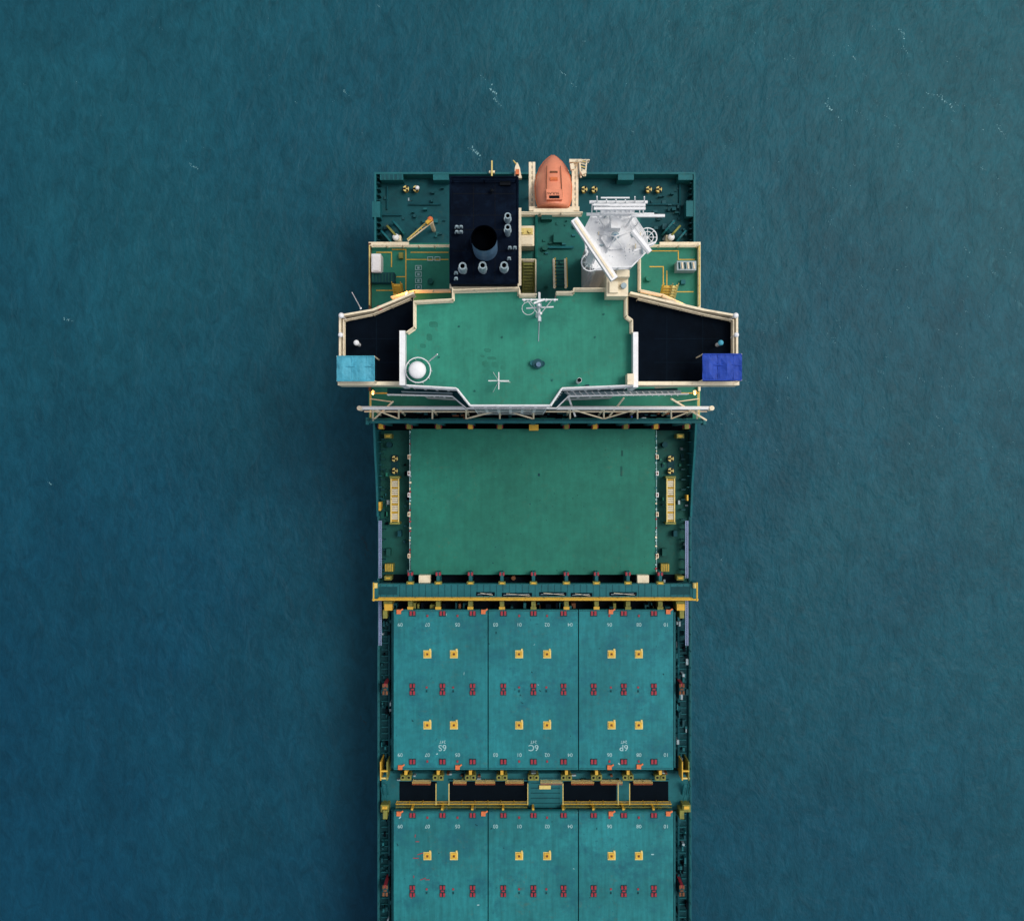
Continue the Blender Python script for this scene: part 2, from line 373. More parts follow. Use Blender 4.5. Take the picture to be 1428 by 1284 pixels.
g=B('side_deck_fittings')
def boll(b,px,py,z,hor=False,s=1.0):
    for q in (-1,1):
        x=px+(q*7 if hor else 0); y=py+(0 if hor else q*8.5)
        b.cyl(x,y,z+0.6,z,3.6*s,'yellow',14); b.cyl(x,y,z+0.72,z+0.6,4.2*s,'yellowp',14)
        b.pb(x-4,y-1.2,x,y+1.2 ,z+0.76,z+0.70,'stripe'); b.pb(x+0.4,y-4,x+2.8,y-0.8,z+0.75,z+0.7,'stripe'); b.pb(x+0.4,y+0.8,x+2.8,y+4,z+0.75,z+0.7,'stripe')
    if hor: b.pb(px-12,py-5,px+12,py+5,z+0.12,z,'dteal')
    else: b.pb(px-5,py-14,px+5,py+14,z+0.12,z,'dteal')
for x in (550.5,935.5):
    boll(g,x,648,ZM)
    g.pb(x-6,667,x-4.4,730,ZM+1.3,ZM+1.0,'yellowp'); g.pb(x+4.4,667,x+6,730,ZM+1.3,ZM+1.0,'yellowp')
    for i in range(22): g.pb(x-4.4,668+i*2.85,x+4.4,669.8+i*2.85,ZM+1.2,ZM+1.05,'cream' if i%4 else 'yellow')
    g.pb(x-7,664,x+7,667,ZM+1.35,ZM,'olive'); g.pb(x-7,728,x+7,731,ZM+1.35,ZM,'olive')
    g.pb(x-14,786,x-2,797,ZM+1.0,ZM,'olive'); 
    for i in range(4): g.pb(x-13+i*3,786.5,x-12+i*3,796.5,ZM+1.05,ZM+0.9,'yellow')
    g.pb(x+4,740,x+9,748,ZM+1.0,ZM,'dteal'); g.cyl(x-8,620,ZM+0.9,ZM,4,'dteal'); g.pb(x-12,765,x-6,775,ZM+0.8,ZM,'side')
for i in range(90):
    L_=random.random()<0.5
    x=random.uniform(533,568) if L_ else random.uniform(920,956); y=random.uniform(602,808)
    if abs(x-550.5)<9 or abs(x-935.5)<9: continue
    g.pb(x,y,x+random.uniform(1,4),y+random.uniform(1,7),ZM+random.uniform(0.2,0.9),ZM,random.choice(['dteal','side','dteal','grey','beam','dark','upper']))
for x in (530,958):
    for (ya,yb) in ((726,806),(838,900)):
        g.pb(x-2,ya,x-1.0,yb,ZM+1.5,ZM+1.1,'lilac'); g.pb(x+0.8,ya,x+1.8,yb,ZM+1.5,ZM+1.1,'lilac')
        n=int((yb-ya)/2.6)
        for i in range(n): g.pb(x-1.0,ya+i*2.6,x+0.8,ya+i*2.6+0.9,ZM+1.35,ZM+1.2,'lilac')
        g.pb(x-1,ya+2,x+1,ya+5,ZM+1.1,ZM,'dteal'); g.pb(x-1,yb-5,x+1,yb-2,ZM+1.1,ZM,'dteal')
for xx in (534,953):
    for y in range(612,800,14): g.pb(xx-3,y,xx+3,y+1,ZM+1.0,ZM,'hull')
g.pb(528,700,531,712,ZM+1.3,ZM,'yellow'); g.pb(958,690,960,698,ZM+1.3,ZM,'yellow')
for x in (541,949):
    for y in (608,806): g.pb(x-5,y-3,x+5,y+3,ZM+1.5,ZM,'olive'); g.pb(x-3,y-1,x+3,y+1,ZM+1.55,ZM+1.4,'yellow')
g.done()

# ------------------------------------------------------------------ beam at y 825
t=B('cell_guide_beam')
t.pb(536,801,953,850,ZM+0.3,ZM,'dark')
t.pb(522,814,971,834,13.8,12.9,'beam')
t.pb(519,812,527,838,13.85,12.6,'beam'); t.pb(966,812,974,838,13.85,12.6,'beam')
t.pb(519,835,974,837.2,14.0,13.1,'yellow')
t.rail([(527,834.5),(966,834.5)],13.8,'yellow',0.9,0.03,sp=1.5)
for x in (521,972): t.pbar((x,812),(x,838),14.6,0.07,'yellow')
t.pb(522,813,526,820,14.2,13.8,'yellowp'); t.pb(967,813,971,820,14.2,13.8,'yellowp')
for x in (572,611,656,700,744,790,832,876,921):
    t.pb(x-2.2,797,x+2.2,816,13.0,ZM,'beam'); t.pb(x-3.5,798,x-1,802.5,13.1,12.4,'red'); t.pb(x+1,798,x+3.5,802.5,13.1,12.4,'red')
    t.pb(x-5,811,x+5,815,13.9,13.4,'olive'); t.pb(x-3,812,x+3,814,14.0,13.8,'yellow')
    t.pb(x-3,838,x+3,850,12.3,ZM,'olive'); t.pb(x-4,846,x+4,850,12.4,12.0,'yellow' if x%3 else 'olive')
for x in (592,897): t.pb(x-8,802,x+8,815,13.0,12.2,'cream'); 
for x in (541,949):
    t.pb(x-13,818,x+13,829,13.83,13.8,'dteal'); t.pb(x-6,838,x+6,846,12.3,ZM,'olive'); t.pb(x-5,842,x+6,851,12.4,ZM,'yellow')
for (xa,xb,y) in ((664,690,828),(700,742,829),(752,790,828),(796,826,829),(850,888,828)):
    t.pb(xa,y-2.5,xb,y+2.5,13.84,13.8,'dark'); t.bar(W(xa+2,y+0.6,13.9),W(xb-4,y-0.6,13.9),0.022,'grey'); t.bar(W(xa+6,y-1.4,13.9),W(xb-3,y+1.4,13.9),0.02,'cream')
for x in range(530,966,9): t.pb(x,815,x+0.7,833,13.815,13.79,'dteal')
for s2 in (-1,1):
    X=XC+s2*(HB-0.8)
    yy=W(0,824,13).y
    t.box(X-0.4,X+0.4,yy-0.5,yy+0.5,ZM,12.9,'beam')
for i in range(40):
    x=random.uniform(545,940); t.pb(x,840+random.uniform(0,6),x+random.uniform(2,8),848,ZM+1.6,ZM,random.choice(['dteal','beam','rust','olive','dark']))
t.pb(692,804,735,812,ZM+1,ZM,'dark'); t.cyl(716,806,ZM+1.4,ZM,3,'rust')
t.done()

# ------------------------------------------------------------------ accommodation base block
ab=B('accommodation_base')
ab.pb(514,339,628,584,ZA,ZM,'cream','upper'); ab.pb(628.01,339,850,584,ZA-0.01,ZM,'cream','upper'); ab.pb(850.01,339,977,584,ZA,ZM,'cream','upper')
for xa in (514,974): ab.pb(xa,339,xa+3,545,ZA+0.5,ZA,'rust' if xa<600 else 'cream')
ab.pb(514,337.5,570,342.5,ZA+0.35,ZA-0.1,'cream'); ab.pb(920,337.5,977,342.5,ZA+0.35,ZA-0.1,'cream')
ab.rail([(516,342),(628,342)],ZA,'cream',1.05,0.045,sp=1.3)
ab.rail([(892,342),(975,342)],ZA,'cream',1.05,0.045,sp=1.3)
ab.rail([(515,342),(515,425)],ZA,'yellowp',1.05,0.045); ab.rail([(976,342),(976,425)],ZA,'yellowp',1.05,0.045)
def pline(b,pts,z,w,k):
    for (x1_,y1_),(x2_,y2_) in zip(pts,pts[1:]):
        if abs(x1_-x2_)<0.1: b.pb(x1_-w/2,min(y1_,y2_)-w/2,x1_+w/2,max(y1_,y2_)+w/2,z,z-0.005,k)
        else: b.pb(min(x1_,x2_)+w/2,y1_-w/2,max(x1_,x2_)-w/2,y1_+w/2,z,z-0.005,k)
zl=ZA+0.012
pline(ab,[(546,348),(566,348),(566,386),(552,386)],zl,1.4,'yellow'); pline(ab,[(572,352),(626,352)],zl+0.01,1.3,'yellow'); pline(ab,[(566,408),(566,362),(626,362)],zl+0.02,1.3,'yellow')
pline(ab,[(524,352),(546,352),(546,372)],zl+0.03,1.3,'yellow'); pline(ab,[(524,405),(556,405)],zl+0.03,1.3,'yellow')
pline(ab,[(925,405),(925,372),(905,372)],zl+0.03,1.4,'yellow'); pline(ab,[(900,350),(946,350),(946,362),(970,362)],zl+0.02,1.3,'yellow'); pline(ab,[(930,378),(930,407),(968,407)],zl+0.01,1.3,'yellow')
def sq(b,x0_,y0_,x1_,y1_,z,k='wline',w=0.9):
    b.pb(x0_,y0_,x1_,y0_+w,z,z-.005,k); b.pb(x0_,y1_-w,x1_,y1_,z,z-.005,k); b.pb(x0_,y0_+w,x0_+w,y1_-w,z,z-.005,k); b.pb(x1_-w,y0_+w,x1_,y1_-w,z,z-.005,k)
for i in range(4): sq(ab,579,370+i*9,588,377+i*9,zl+0.04); ab.pb(582,372+i*9,585,375+i*9,zl+.04,zl,'wline')
sq(ab,596,358,604,364,zl+.05); sq(ab,606,358,614,364,zl+.05)
ab.pb(518,354,531,379,ZA+1.6,ZA,'white'); ab.pb(520,356,529,377,ZA+1.7,ZA+1.6,'white'); ab.pb(518,380,550,394,ZA+1.0,ZA,'dteal')
for i in range(7): ab.pb(519+i*4.4,381,521+i*4.4,393,ZA+1.08,ZA+1.0,'side')
ab.pb(944,364,971,377,ZA+1.3,ZA,'grey'); 
for i in range(6): ab.bar(W(947+i*4.0,366,ZA+1.34),W(948+i*4.0,375,ZA+1.34),0.07,'cream' if i%2 else 'dteal')
ab.pb(950,390,956,396,ZA+0.5,ZA,'beam'); ab.cyl(905,388,ZA+0.6,ZA,4,'upper'); ab.cyl(600,392,ZA+0.5,ZA,4,'side'); ab.pb(556,352,562,360,ZA+.5,ZA,'olive')
ab.stairs(548,396,560,414,ZA+2.2,ZA,'yellow',7); ab.stairs(924,398,936,418,ZA+2.4,ZA,'yellow',7); ab.stairs(936,398,944,418,ZA+2.4,ZA,'yellowp',7)
for sx,xo,xi in ((-1,516,545),(1,975,945)):
    ab.rail([(xo,546),(xo,582)],ZA,'yellowp',1.05,0.04)
    ab.rail([(xo,548),(xi,548)],ZA+0.5,'yellow',1.05,0.045); ab.rail([(xo,556),(xi,560)],ZA,'cream',1.05,0.045)
ab.done()

# ------------------------------------------------------------------ main tower
tw=B('bridge_tower')
roof=[(577,420),(631,417),(631,402),(724,399),(724,409),(748,409),(748,416),(776,416),(776,407),(800,407),(800,401),(848,401),(848,412),(873,412),(873,440),(881,446),(881,466),(884,468),(884,537),(784,541),(768,565),(655,565),(636,541),(567,537),(567,463),(577,456)]
tw.poly(roof,ZR,ZR-0.4,'cream','roof')
def inset(pts,f,cx=726,cy=490): return [(cx+(x-cx)*f,cy+(y-cy)*f) for x,y in pts]
q=[W(x,y,ZR) for x,y in inset(roof,0.985)]
def storey(z1,z0,k):
    n=len(q); vs=[(p.x,p.y,z1) for p in q]+[(p.x,p.y,z0) for p in q]
    tw.add(vs,[(i,(i+1)%n,n+(i+1)%n,n+i) for i in range(n)],k)
zz=[ZR-0.4,28.8,26.1,23.4,20.7,18.0,ZA]
for i in range(len(zz)-1): storey(zz[i],zz[i+1],'white')
def winband(pa,pb,z0,z1,n,out=0.03):
    A_=W(pa[0],pa[1],ZR); B_=W(pb[0],pb[1],ZR); A_.z=B_.z=0
    d_=(B_-A_); nrm=Vector((d_.y,-d_.x,0)).normalized()
    if nrm.y>0: nrm=-nrm
    for i in range(n):
        p=A_.lerp(B_,(i+0.12)/n); r_=A_.lerp(B_,(i+0.88)/n)
        vs=[p+nrm*out,r_+nrm*out,r_-nrm*0.1,p-nrm*0.1]
        tw.add([(v.x,v.y,z0) for v in vs]+[(v.x,v.y,z1) for v in vs],[(0,1,2,3),(4,5,6,7),(0,1,5,4),(1,2,6,5),(2,3,7,6),(3,0,4,7)],'glass')
fr=inset(roof,0.985)
idx=roof.index((784,541))
front=[fr[idx-1],fr[idx],fr[idx+1],fr[idx+2],fr[idx+3],fr[idx+4]]
cnt=[6,2,7,2,5]
for (pa,pb_),n in zip(zip(front,front[1:]),cnt):
    winband(pa,pb_,29.6,30.8,n)
    for z in (26.6,23.9,21.2,18.5): winband(pa,pb_,z+0.4,z+1.2,max(2,n-1),0.03)
tw.rail([(x,y) for x,y in roof[:3]],ZR,'cream',1.0,0.045,coam=0.10)
tw.rail([(631,404),(724,401),(724,410),(748,410)],ZR,'cream',1.0,0.045,coam=0.11)
tw.rail([(776,407),(800,407),(800,402),(848,402)],ZR,'cream',1.0,0.045,coam=0.10)
tw.rail([(577,420),(577,456),(567,463)],ZR,'cream',1.0,0.045,coam=0.10)
tw.rail([(874,414),(874,440),(882,446),(882,463)],ZR,'cream',1.0,0.045,coam=0.10)
tw.rail([(567,537),(636,541),(655,565),(768,565),(784,541),(884,537)],ZR,'white',1.0,0.045,coam=0.08)
tw.pb(557,461,565,537,ZR+0.9,ZW,'white'); tw.pb(883,463,890,540,ZR+0.9,ZW,'white')
tw.pb(875,521,884,536,ZR+1.3,ZR,'cream')
tw.done()

fg=B('bridge_front_gallery')
zg=28.6
fg.poly([(540,541),(636,544),(654,567),(770,567),(787,544),(945,541),(945,550),(793,553),(776,571),(650,571),(630,553),(540,550)],zg-2,zg-2.3,'dteal','dteal')
fg.rail([(540,550),(630,552),(650,569),(776,569),(793,552),(960,549)],zg-2,'white',1.0,0.05,sp=0.9)
fg.poly([(786,547),(950,544),(950,549),(792,551)],zg-1.95,zg-2.0,'grey')
for i in range(18): fg.pbar((790+i*8.8,546),(796+i*8.8,552),zg-1.7,0.04,'white')
fg.rail([(560,546),(630,548)],zg-2,'grey',0.8,0.04)
fg.done()

# ------------------------------------------------------------------ bridge wings
for side in (0,1):
    wg=B('bridge_wing')
    def MX(x,side=side):
        if side==0: return x
        return 1502-x if x<540 else 962-(x-540)*(962-879)/37.0
    def P_(pts): return [(MX(x),y) for x,y in pts]
    if side==0: wg.poly([(474,441),(520,433),(576,412),(576,458),(566,466),(566,533),(474,533)],ZW,ZW-0.5,'cream','wing')
    else: wg.poly([(1028,441),(982,433),(876,408),(876,450),(884,466),(884,533),(1028,533)],ZW,ZW-0.5,'cream','wing')
    xs_=(525,) if side==0 else (980,930)
    for x in xs_: wg.pb(x-.35,440,x+.35,531,ZW+0.012,ZW,'wingj')
    for y in (472,505):
        a_,b_=sorted((MX(477),MX(562))); wg.pb(a_,y,b_,y+0.7,ZW+0.016,ZW,'wingj')
    def wall(p,q_,zt,zb,w,k):
        a_=W(MX(p[0]),p[1],zt); b_=W(MX(q_[0]),q_[1],zt); d_=(b_-a_); n_=Vector((-d_.y,d_.x,0)).normalized()*w/2
        vs=[a_+n_,b_+n_,b_-n_,a_-n_]
        wg.add([(v.x,v.y,zt) for v in vs]+[(v.x,v.y,zb) for v in vs],[(0,1,2,3),(4,5,6,7),(0,1,5,4),(1,2,6,5),(2,3,7,6),(3,0,4,7)],k)
    wall((474,440),(474,537),ZW+1.1,ZW-0.5,0.14,'cream')
    wall((471,534.5),(559 if side==0 else 572,534.5),ZW+1.15,ZW-0.5,0.26,'cream')
    wall((474,440),(520,432),ZW+1.1,ZW-0.4,0.14,'cream'); wall((520,432),(577,408),ZW+1.1,ZW-0.4,0.16,'cream')
    wg.rail(P_([(480,446),(520,438),(572,416)]),ZW,'cream',1.0,0.03)
    wg.rail(P_([(479,446),(479,500)]),ZW,'cream',1.0,0.04)
    c_=MX(476)
    wg.sphere(c_,440,ZW+2.0,4,'white'); wg.sphere(MX(475),467,ZW+1.8,3.6,'white'); wg.cyl(MX(475),467,ZW+1.6,ZW,1.5,'white')
    wg.cyl(MX(497),478,ZW+1.3,ZW,2.5,'white'); wg.sphere(MX(497),478,ZW+1.5,4.0,'white' if side==0 else 'canl'); wg.cyl(c_,440,ZW+1.8,ZW,1.5,'white')
    X=XC+(-1 if side==0 else 1)*(HB-0.3)
    for yy in (5.6,9.5): 
        wg.bar((X,yy,ZW-0.5),(XC+(-1 if side==0 else 1)*8.9,yy,24.0),0.14,'cream'); 
    wg.box(X-0.1,X+0.1,5.4,9.8,ZW-0.8,ZW-0.5,'cream')
    if side==0: ca,cb,cy0,cy1,k=470,522,497,531,'canl'
    else: ca,cb,cy0,cy1,k=980,1034,494,530,'canr'
    zt=ZW+2.4; p=W(ca,cy0,zt); e=W(cb,cy1,zt); nx,ny=13,7; vs=[]
    for j in range(ny+1):
        for i in range(nx+1):
            u=i/nx; v=j/ny; vs.append((p.x+(e.x-p.x)*u+random.uniform(-.02,.02),p.y+(e.y-p.y)*v,zt+0.10*math.sin(u*math.pi*4)*math.sin(v*math.pi)+0.12*math.sin(v*math.pi)+random.uniform(-.03,.03)))
    wg.add(vs,[(j*(nx+1)+i,j*(nx+1)+i+1,(j+1)*(nx+1)+i+1,(j+1)*(nx+1)+i) for j in range(ny) for i in range(nx)],k)
    for i in range(6):
        x=ca+(cb-ca)*i/5; wg.bar(W(x,cy0,zt+0.03),W(x,cy1,zt+0.03),0.035,k)
    wg.bar(W(ca,cy0,zt+.02),W(cb,cy0,zt+.02),0.05,k); wg.bar(W(ca,cy1,zt+.02),W(cb,cy1,zt+.02),0.05,k)
    wg.bar(W(ca,(cy0+cy1)/2-3,zt+.11),W(cb,(cy0+cy1)/2-3,zt+.11),0.04,k)
    for x in (ca,cb):
        for y in (cy0,cy1): o=W(x,y,zt); wg.bar(o,(o.x,o.y,ZW),0.05,'cream')
    wg.done()
wh=B('whip_antenna'); wh.bar(W(503,430,ZW+1),W(491,408,ZW+4),0.03,'white'); wh.bar(W(503,430,ZW),W(503,430,ZW+1),0.08,'white')
wh.done()

# ------------------------------------------------------------------ lamps (lit in the photo)
lb=B('deck_lamp')
for (x,y,z) in ((567,411,22.0),(943,430,22.5),(520,549,18.5),(969,549,18.5)):
    lb.sphere(x,y,z,2.2 if z>20 else 1.6,'lamp'); lb.cyl(x,y-3,z+0.25,z-0.4,2,'cream')
    c=W(x,y,z); L=bpy.data.lights.new('deck_lamp_light','POINT'); L.energy=190 if z>20 else 50; L.color=(1,0.42,0.08); L.shadow_soft_size=0.15
    o=bpy.data.objects.new('deck_lamp_light',L); o.location=(c.x,c.y-0.1,z+0.7); scene.collection.objects.link(o); o.parent=ship
lb.done()
sg=B('side_gallery')
sg.poly([(545,414),(577,405),(632,404),(632,418),(577,422),(545,424)],21.0,20.7,'cream','upper'); sg.rail([(545,414),(577,405),(628,404)],21.0,'cream',1.0,0.045,coam=0.08)
sg.rail([(548,424),(575,412)],23.0,'yellowp',1.0,0.045)
sg.poly([(893,405),(925,412),(958,426),(958,434),(893,434)],21.0,20.7,'cream','upper'); sg.rail([(893,404),(925,411),(958,426)],21.0,'cream',1.0,0.045,coam=0.08)
sg.rail([(905,412),(950,436)],23.0,'yellowp',1.0,0.045); sg.pb(930,423,938,430,22.3,21,'red'); sg.pb(526,426,532,432,ZW+0.8,ZW,'red')
sg.pb(545,422,547,424,21,ZA,'cream'); sg.pb(956,426,958,428,21,ZA,'cream')
for x0_,x1_ in ((912,935),(548,575)):
    for i in range(4): sg.bar(W(x0_,410+i*6,19.5),W(x1_,414+i*6,19.5),0.05,'yellow')
sg.done()

# ------------------------------------------------------------------ funnel casing
fn=B('funnel_casing')
fn.pb(628,247,722,395,ZK,ZP,'black')
for (p0,p1) in (((628,247),(722,247)),((722,247),(722,395)),((722,395),(628,395)),((628,395),(628,247))):
    fn.pbar(p0,p1,ZK+0.04,0.07,'black')
fn.pb(627,396,724,402,ZK-1.3,ZK-1.6,'cream')
fn.pb(722.5,290,727,398,ZC+9,ZC+8.8,'cream')
for y in (270,300,320,350): fn.pb(632,y,718,y+0.6,ZK+0.012,ZK,'stripe')
for x in (660,690): fn.pb(x,250,x+0.6,392,ZK+0.016,ZK,'stripe')
fn.rail([(631,250),(719,250)],ZK,'black',0.8,0.04)
def goose(x,y,s=1.0):
    P=[W(x,y,ZK),W(x,y,ZK+0.5),W(x+1*s,y-3*s,ZK+0.75),W(x+3.5*s,y-3*s,ZK+0.75),W(x+4*s,y,ZK+0.55)]
    for a_,b_ in zip(P,P[1:]): fn.bar(a_,b_,0.06,'grey',8)
for x,y in ((635,318),(635,325),(641,318),(641,325),(709,347),(716,347),(708,362),(634,382),(634,390)): goose(x,y,0.9)
fn.sphere(686,266,ZK+0.3,3,'stripe'); fn.pb(697,252,712,258,ZK+0.3,ZK,'stripe')
for i in range(40):
    x=random.uniform(632,716); y=random.uniform(255,390); fn.rot(x,y,ZK+0.008,random.uniform(1,4),random.uniform(0.5,1),0.01,random.uniform(0,180),'wingj')
fn.done()
fp=B('funnel_pipe')
fp.tube(675,332,36.3,ZK,18,'pipe','soot',32,0.96)
fp.ring(675,332,36.3,17.6,0.035,'soot')
fp.cyl(675,338,ZK+0.25,ZK,20,'black',32)
for (x,y,rr,hh) in ((645,371,4.6,1.8),(673,370,4.6,2.0),(703,370,4.6,1.8),(708,301,3.8,1.6),(708,317,3.8,2.0)):
    fp.tube(x,y,ZK+hh,ZK,rr,'grey','soot',18,0.7); fp.cyl(x,y+4,ZK+0.25,ZK,rr*1.4,'grey',18)
    fp.ring(x,y,ZK+hh,rr,0.04,'grey',18)
fp.done()

# ------------------------------------------------------------------ aft centre deck
cd=B('aft_centre_deck')
cd.pb(722.5,296,893,420,ZC,ZP,'cream','cdeck')
cd.rail([(724,296),(812,296)],ZC,'cream',1.0,0.05,coam=0.12)
cd.rail([(724,299),(724,395)],ZC,'cream',1.0,0.045)
cd.pb(725,315,745,343,ZC+1.8,ZC,'cream'); cd.pb(727,318,743,327,ZC+1.9,ZC+1.8,'yellowp'); cd.pb(727,330,743,341,ZC+1.88,ZC+1.8,'cream')
for x in (729,739): cd.cyl(x,322,ZC+2.1,ZC+1.9,2.6,'yellowp')
cd.pb(727,364,747,408,ZC+0.05,ZC,'dark'); cd.stairs(729,366,745,406,ZC+2.5,ZC+0.2,'olive',11)
cd.rail([(727,362),(747,362),(747,406)],ZC,'cream',1.0,0.06)
cd.pb(770,362,792,400,ZC+0.05,ZC,'side')
for x in (773,789): cd.bar(W(x-1,362,ZC+4),W(x,401,ZC+7),0.09,'cream',6); cd.bar(W(x+1,360,ZC+3.5),W(x+2,400,ZC+6.3),0.05,'yellow',6)
for i in range(8): cd.bar(W(772.5,364+i*4.8,ZC+4.1+i*.38),W(789.5,364+i*4.8,ZC+4.1+i*.38),0.045,'dteal')
cd.pb(755,300,770,306,ZC+0.8,ZC,'side'); cd.cyl(760,345,ZC+0.5,ZC,4,'side'); cd.pb(772,325,784,338,ZC+0.6,ZC,'cdeck')
cd.bar(W(748,300,ZC+.3),W(748,360,ZC+.3),0.12,'cdeck'); cd.bar(W(765,345,ZC+.3),W(800,345,ZC+.3),0.1,'beam')
cd.rail([(893,345),(893,404)],ZC,'cream',1.0,0.05,coam=0.1)
for i in range(14):
    x=random.uniform(750,805); y=random.uniform(302,398); cd.pb(x,y,x+random.uniform(1,5),y+random.uniform(1,5),ZC+random.uniform(.1,.4),ZC,random.choice(['side','cdeck','beam','cdeck']))
cd.done()

# ------------------------------------------------------------------ radar mast
rm=B('radar_mast'); zm=35.0
plat=[(826,298),(880,294),(900,325),(904,348),(880,372),(828,374),(818,350),(816,318)]
rm.poly(plat,zm,zm-0.3,'white','white')
c0=W(858,332,zm)
rm.box(c0.x-1.3,c0.x+1.3,c0.y-1.3,c0.y+1.3,ZC,zm-0.3,'white')
rm.rail(plat,zm,'white',1.0,0.045,closed=True,sp=0.7)
rm.poly([(845,318),(868,316),(880,330),(872,346),(848,348),(838,332)],zm+0.35,zm,'white'); rm.sphere(858,329,zm+0.9,6,'grey',14,0.5); 
rm.cyl(858,329,zm+1.35,zm+.35,2.5,'pipe')
rm.pb(852,304,866,318,zm+1.5,zm,'white')
for (xa,xb,y,z) in ((822,903,282,38),(828,900,286,38.4),(828,900,291,38.4),(818,912,299,37),(880,927,301,37.3)):
    rm.bar(W(xa,y,z),W(xb,y,z),0.10,'white')
rm.poly([(838,293),(884,292),(884,299),(838,299)],37.2,37.0,'white','white')
rm.bar(W(838,276,39),W(878,276,39),0.05,'white'); rm.bar(W(826,286,38.6),W(850,286,38.6),0.05,'white')
for i in range(12):
    x=826+i*6.6; rm.bar(W(x,281,38),W(x+random.uniform(-2,2),299,37),0.04,'white')
    if i%2: rm.bar(W(x,283,38),W(x,273+random.uniform(0,6),39),0.04,'white')
for x in (832,850,866,884): rm.bar(W(x,298,37),W(x+(858-x)*0.4,316,zm),0.07,'white')
for i in range(22):
    x=random.uniform(822,896); y=random.uniform(300,368)
    if (x-858)**2+(y-330)**2<420: continue
    rm.rot(x,y,zm+random.uniform(0.1,0.5),random.uniform(3,8),random.uniform(1,2.2),0.3,random.choice([0,90,45,-35]),random.choice(['white','white','grey','cream']))
for i in range(60):
    x=random.gauss(856,18); y=random.gauss(332,16)
    if abs(x-858)<34 and abs(y-332)<30: rm.rot(x,y,zm+0.012,random.uniform(0.8,2),random.uniform(0.6,1.2),0.01,random.uniform(0,180),'grey')
for (x,y) in ((846,352),(872,352),(836,326),(880,322)): rm.bar(W(858,330,zm+1.5),W(x,y,zm+.1),0.05,'white')
rm.ring(823,366,36,12,0.04,'white'); rm.ring(903,331,36.5,13,0.04,'white'); rm.ring(903,331,36.5,8,0.03,'white')
for a_ in range(0,180,45):
    t_=math.radians(a_)
    for cx_,cy_,z in ((823,366,36),(903,331,36.5)): rm.bar(W(cx_+13*math.cos(t_),cy_+13*math.sin(t_),z),W(cx_-13*math.cos(t_),cy_-13*math.sin(t_),z),0.02,'white')
rm.bar(W(882,322,37),W(906,352,37),0.2,'white',8); rm.bar(W(884,350,36.8),W(914,338,36.8),0.08,'white')
for (x,y) in ((828,300),(880,296),(900,346),(830,370)):
    o=W(x,y,zm-.3); rm.bar(o,(c0.x+(o.x-c0.x)*0.6,c0.y+(o.y-c0.y)*0.6,ZC),0.16,'white')
rm.pb(846,378,876,413,ZR+1.6,ZC,'cream'); rm.cyl(870,398,ZR+2.0,ZR+1.6,4,'grey'); rm.pb(850,392,862,408,ZR+1.9,ZR+1.6,'cream'); rm.pb(860,376,878,386,ZR+2.6,ZR+1.6,'cream')
rm.done()
rs=B('radar_scanner')
c1=W(829,348,39.2); 
rs.rot(829,347,39.4,101,10.5,0.45,-56,'white'); rs.rot(829,347,39.46,96,3,0.06,-56,'cream')
rs.bar((c1.x,c1.y,38.9),(c1.x,c1.y,35),0.3,'white',10); rs.rot(829,347,38.95,16,13,0.6,-56,'white')
rs.done()

# ------------------------------------------------------------------ roof fittings
rf=B('roof_fittings')
rf.cyl(581,516,ZR+1.3,ZR,9,'white'); rf.ring(583,516,ZR+1.0,17.5,0.04,'white'); rf.ring(583,516,ZR+0.5,17.5,0.035,'white')
for i in range(10):
    t_=i*math.pi/5; o=W(583+17.5*math.cos(t_),516+17.5*math.sin(t_),ZR+1.0); rf.bar(o,(o.x,o.y,ZR),0.035,'white',5)
rf.bar(W(597,505,ZR+1),W(610,494,ZR+3),0.04,'white')
o=W(752,425,ZR+5); rf.bar((o.x,o.y,ZR),(o.x,o.y,ZR+5),0.14,'white',10,0.08)
rf.bar(W(728,418,ZR+4.2),W(778,418,ZR+4.2),0.05,'white'); rf.bar(W(734,430,ZR+3.2),W(772,428,ZR+3.2),0.05,'white'); rf.bar(W(752,408,ZR+4),W(752,447,ZR+3),0.08,'white')
rf.bar(W(736,420,ZR+4.2),W(752,440,ZR+3),0.03,'white'); rf.bar(W(770,418,ZR+4.2),W(752,440,ZR+3),0.03,'white')
rf.ring(737,430,ZR+3.2,9,0.02,'white'); rf.rot(752,420,ZR+4.6,16,2.5,0.3,20,'white'); rf.rot(752,426,ZR+4,7,6,0.5,0,'grey')
for x in (731,741,762,774): rf.cyl(x,418,ZR+4.6,ZR+4.0,1.5,'white',8)
rf.sphere(754,437,ZR+3.4,2.2,'white'); rf.pb(750,442,755,448,ZR+3,ZR+2.6,'grey')
rf.bar(W(752,447,ZR+.05),W(751,476,ZR+.05),0.03,'grey')
o=W(695.5,531,ZR+2.2); rf.bar((o.x,o.y,ZR),(o.x,o.y,ZR+2.6),0.06,'white'); rf.bar(W(681,531,ZR+2.2),W(710,531,ZR+2.2),0.035,'white'); rf.bar(W(695.5,519,ZR+2.2),W(695.5,543,ZR+2.2),0.035,'white')
for i in range(3): rf.bar((o.x,o.y,ZR+1.8),W(695.5+16*math.cos(i*2.1),533+16*math.sin(i*2.1),ZR),0.015,'white')
rf.cyl(750,507,ZR+0.45,ZR,7,'hull',14); rf.cyl(756,507,ZR+0.3,ZR,4,'dteal',10); rf.cyl(743,506,ZR+0.35,ZR,4,'beam',10); rf.cyl(751,508,ZR+0.75,ZR+0.4,3.4,'pipe')
rf.cyl(808,530,ZR+1.2,ZR,3.4,'white'); rf.sphere(808,530,ZR+1.3,3,'stripe'); rf.pb(817,536,822,539,ZR+0.5,ZR,'dteal')
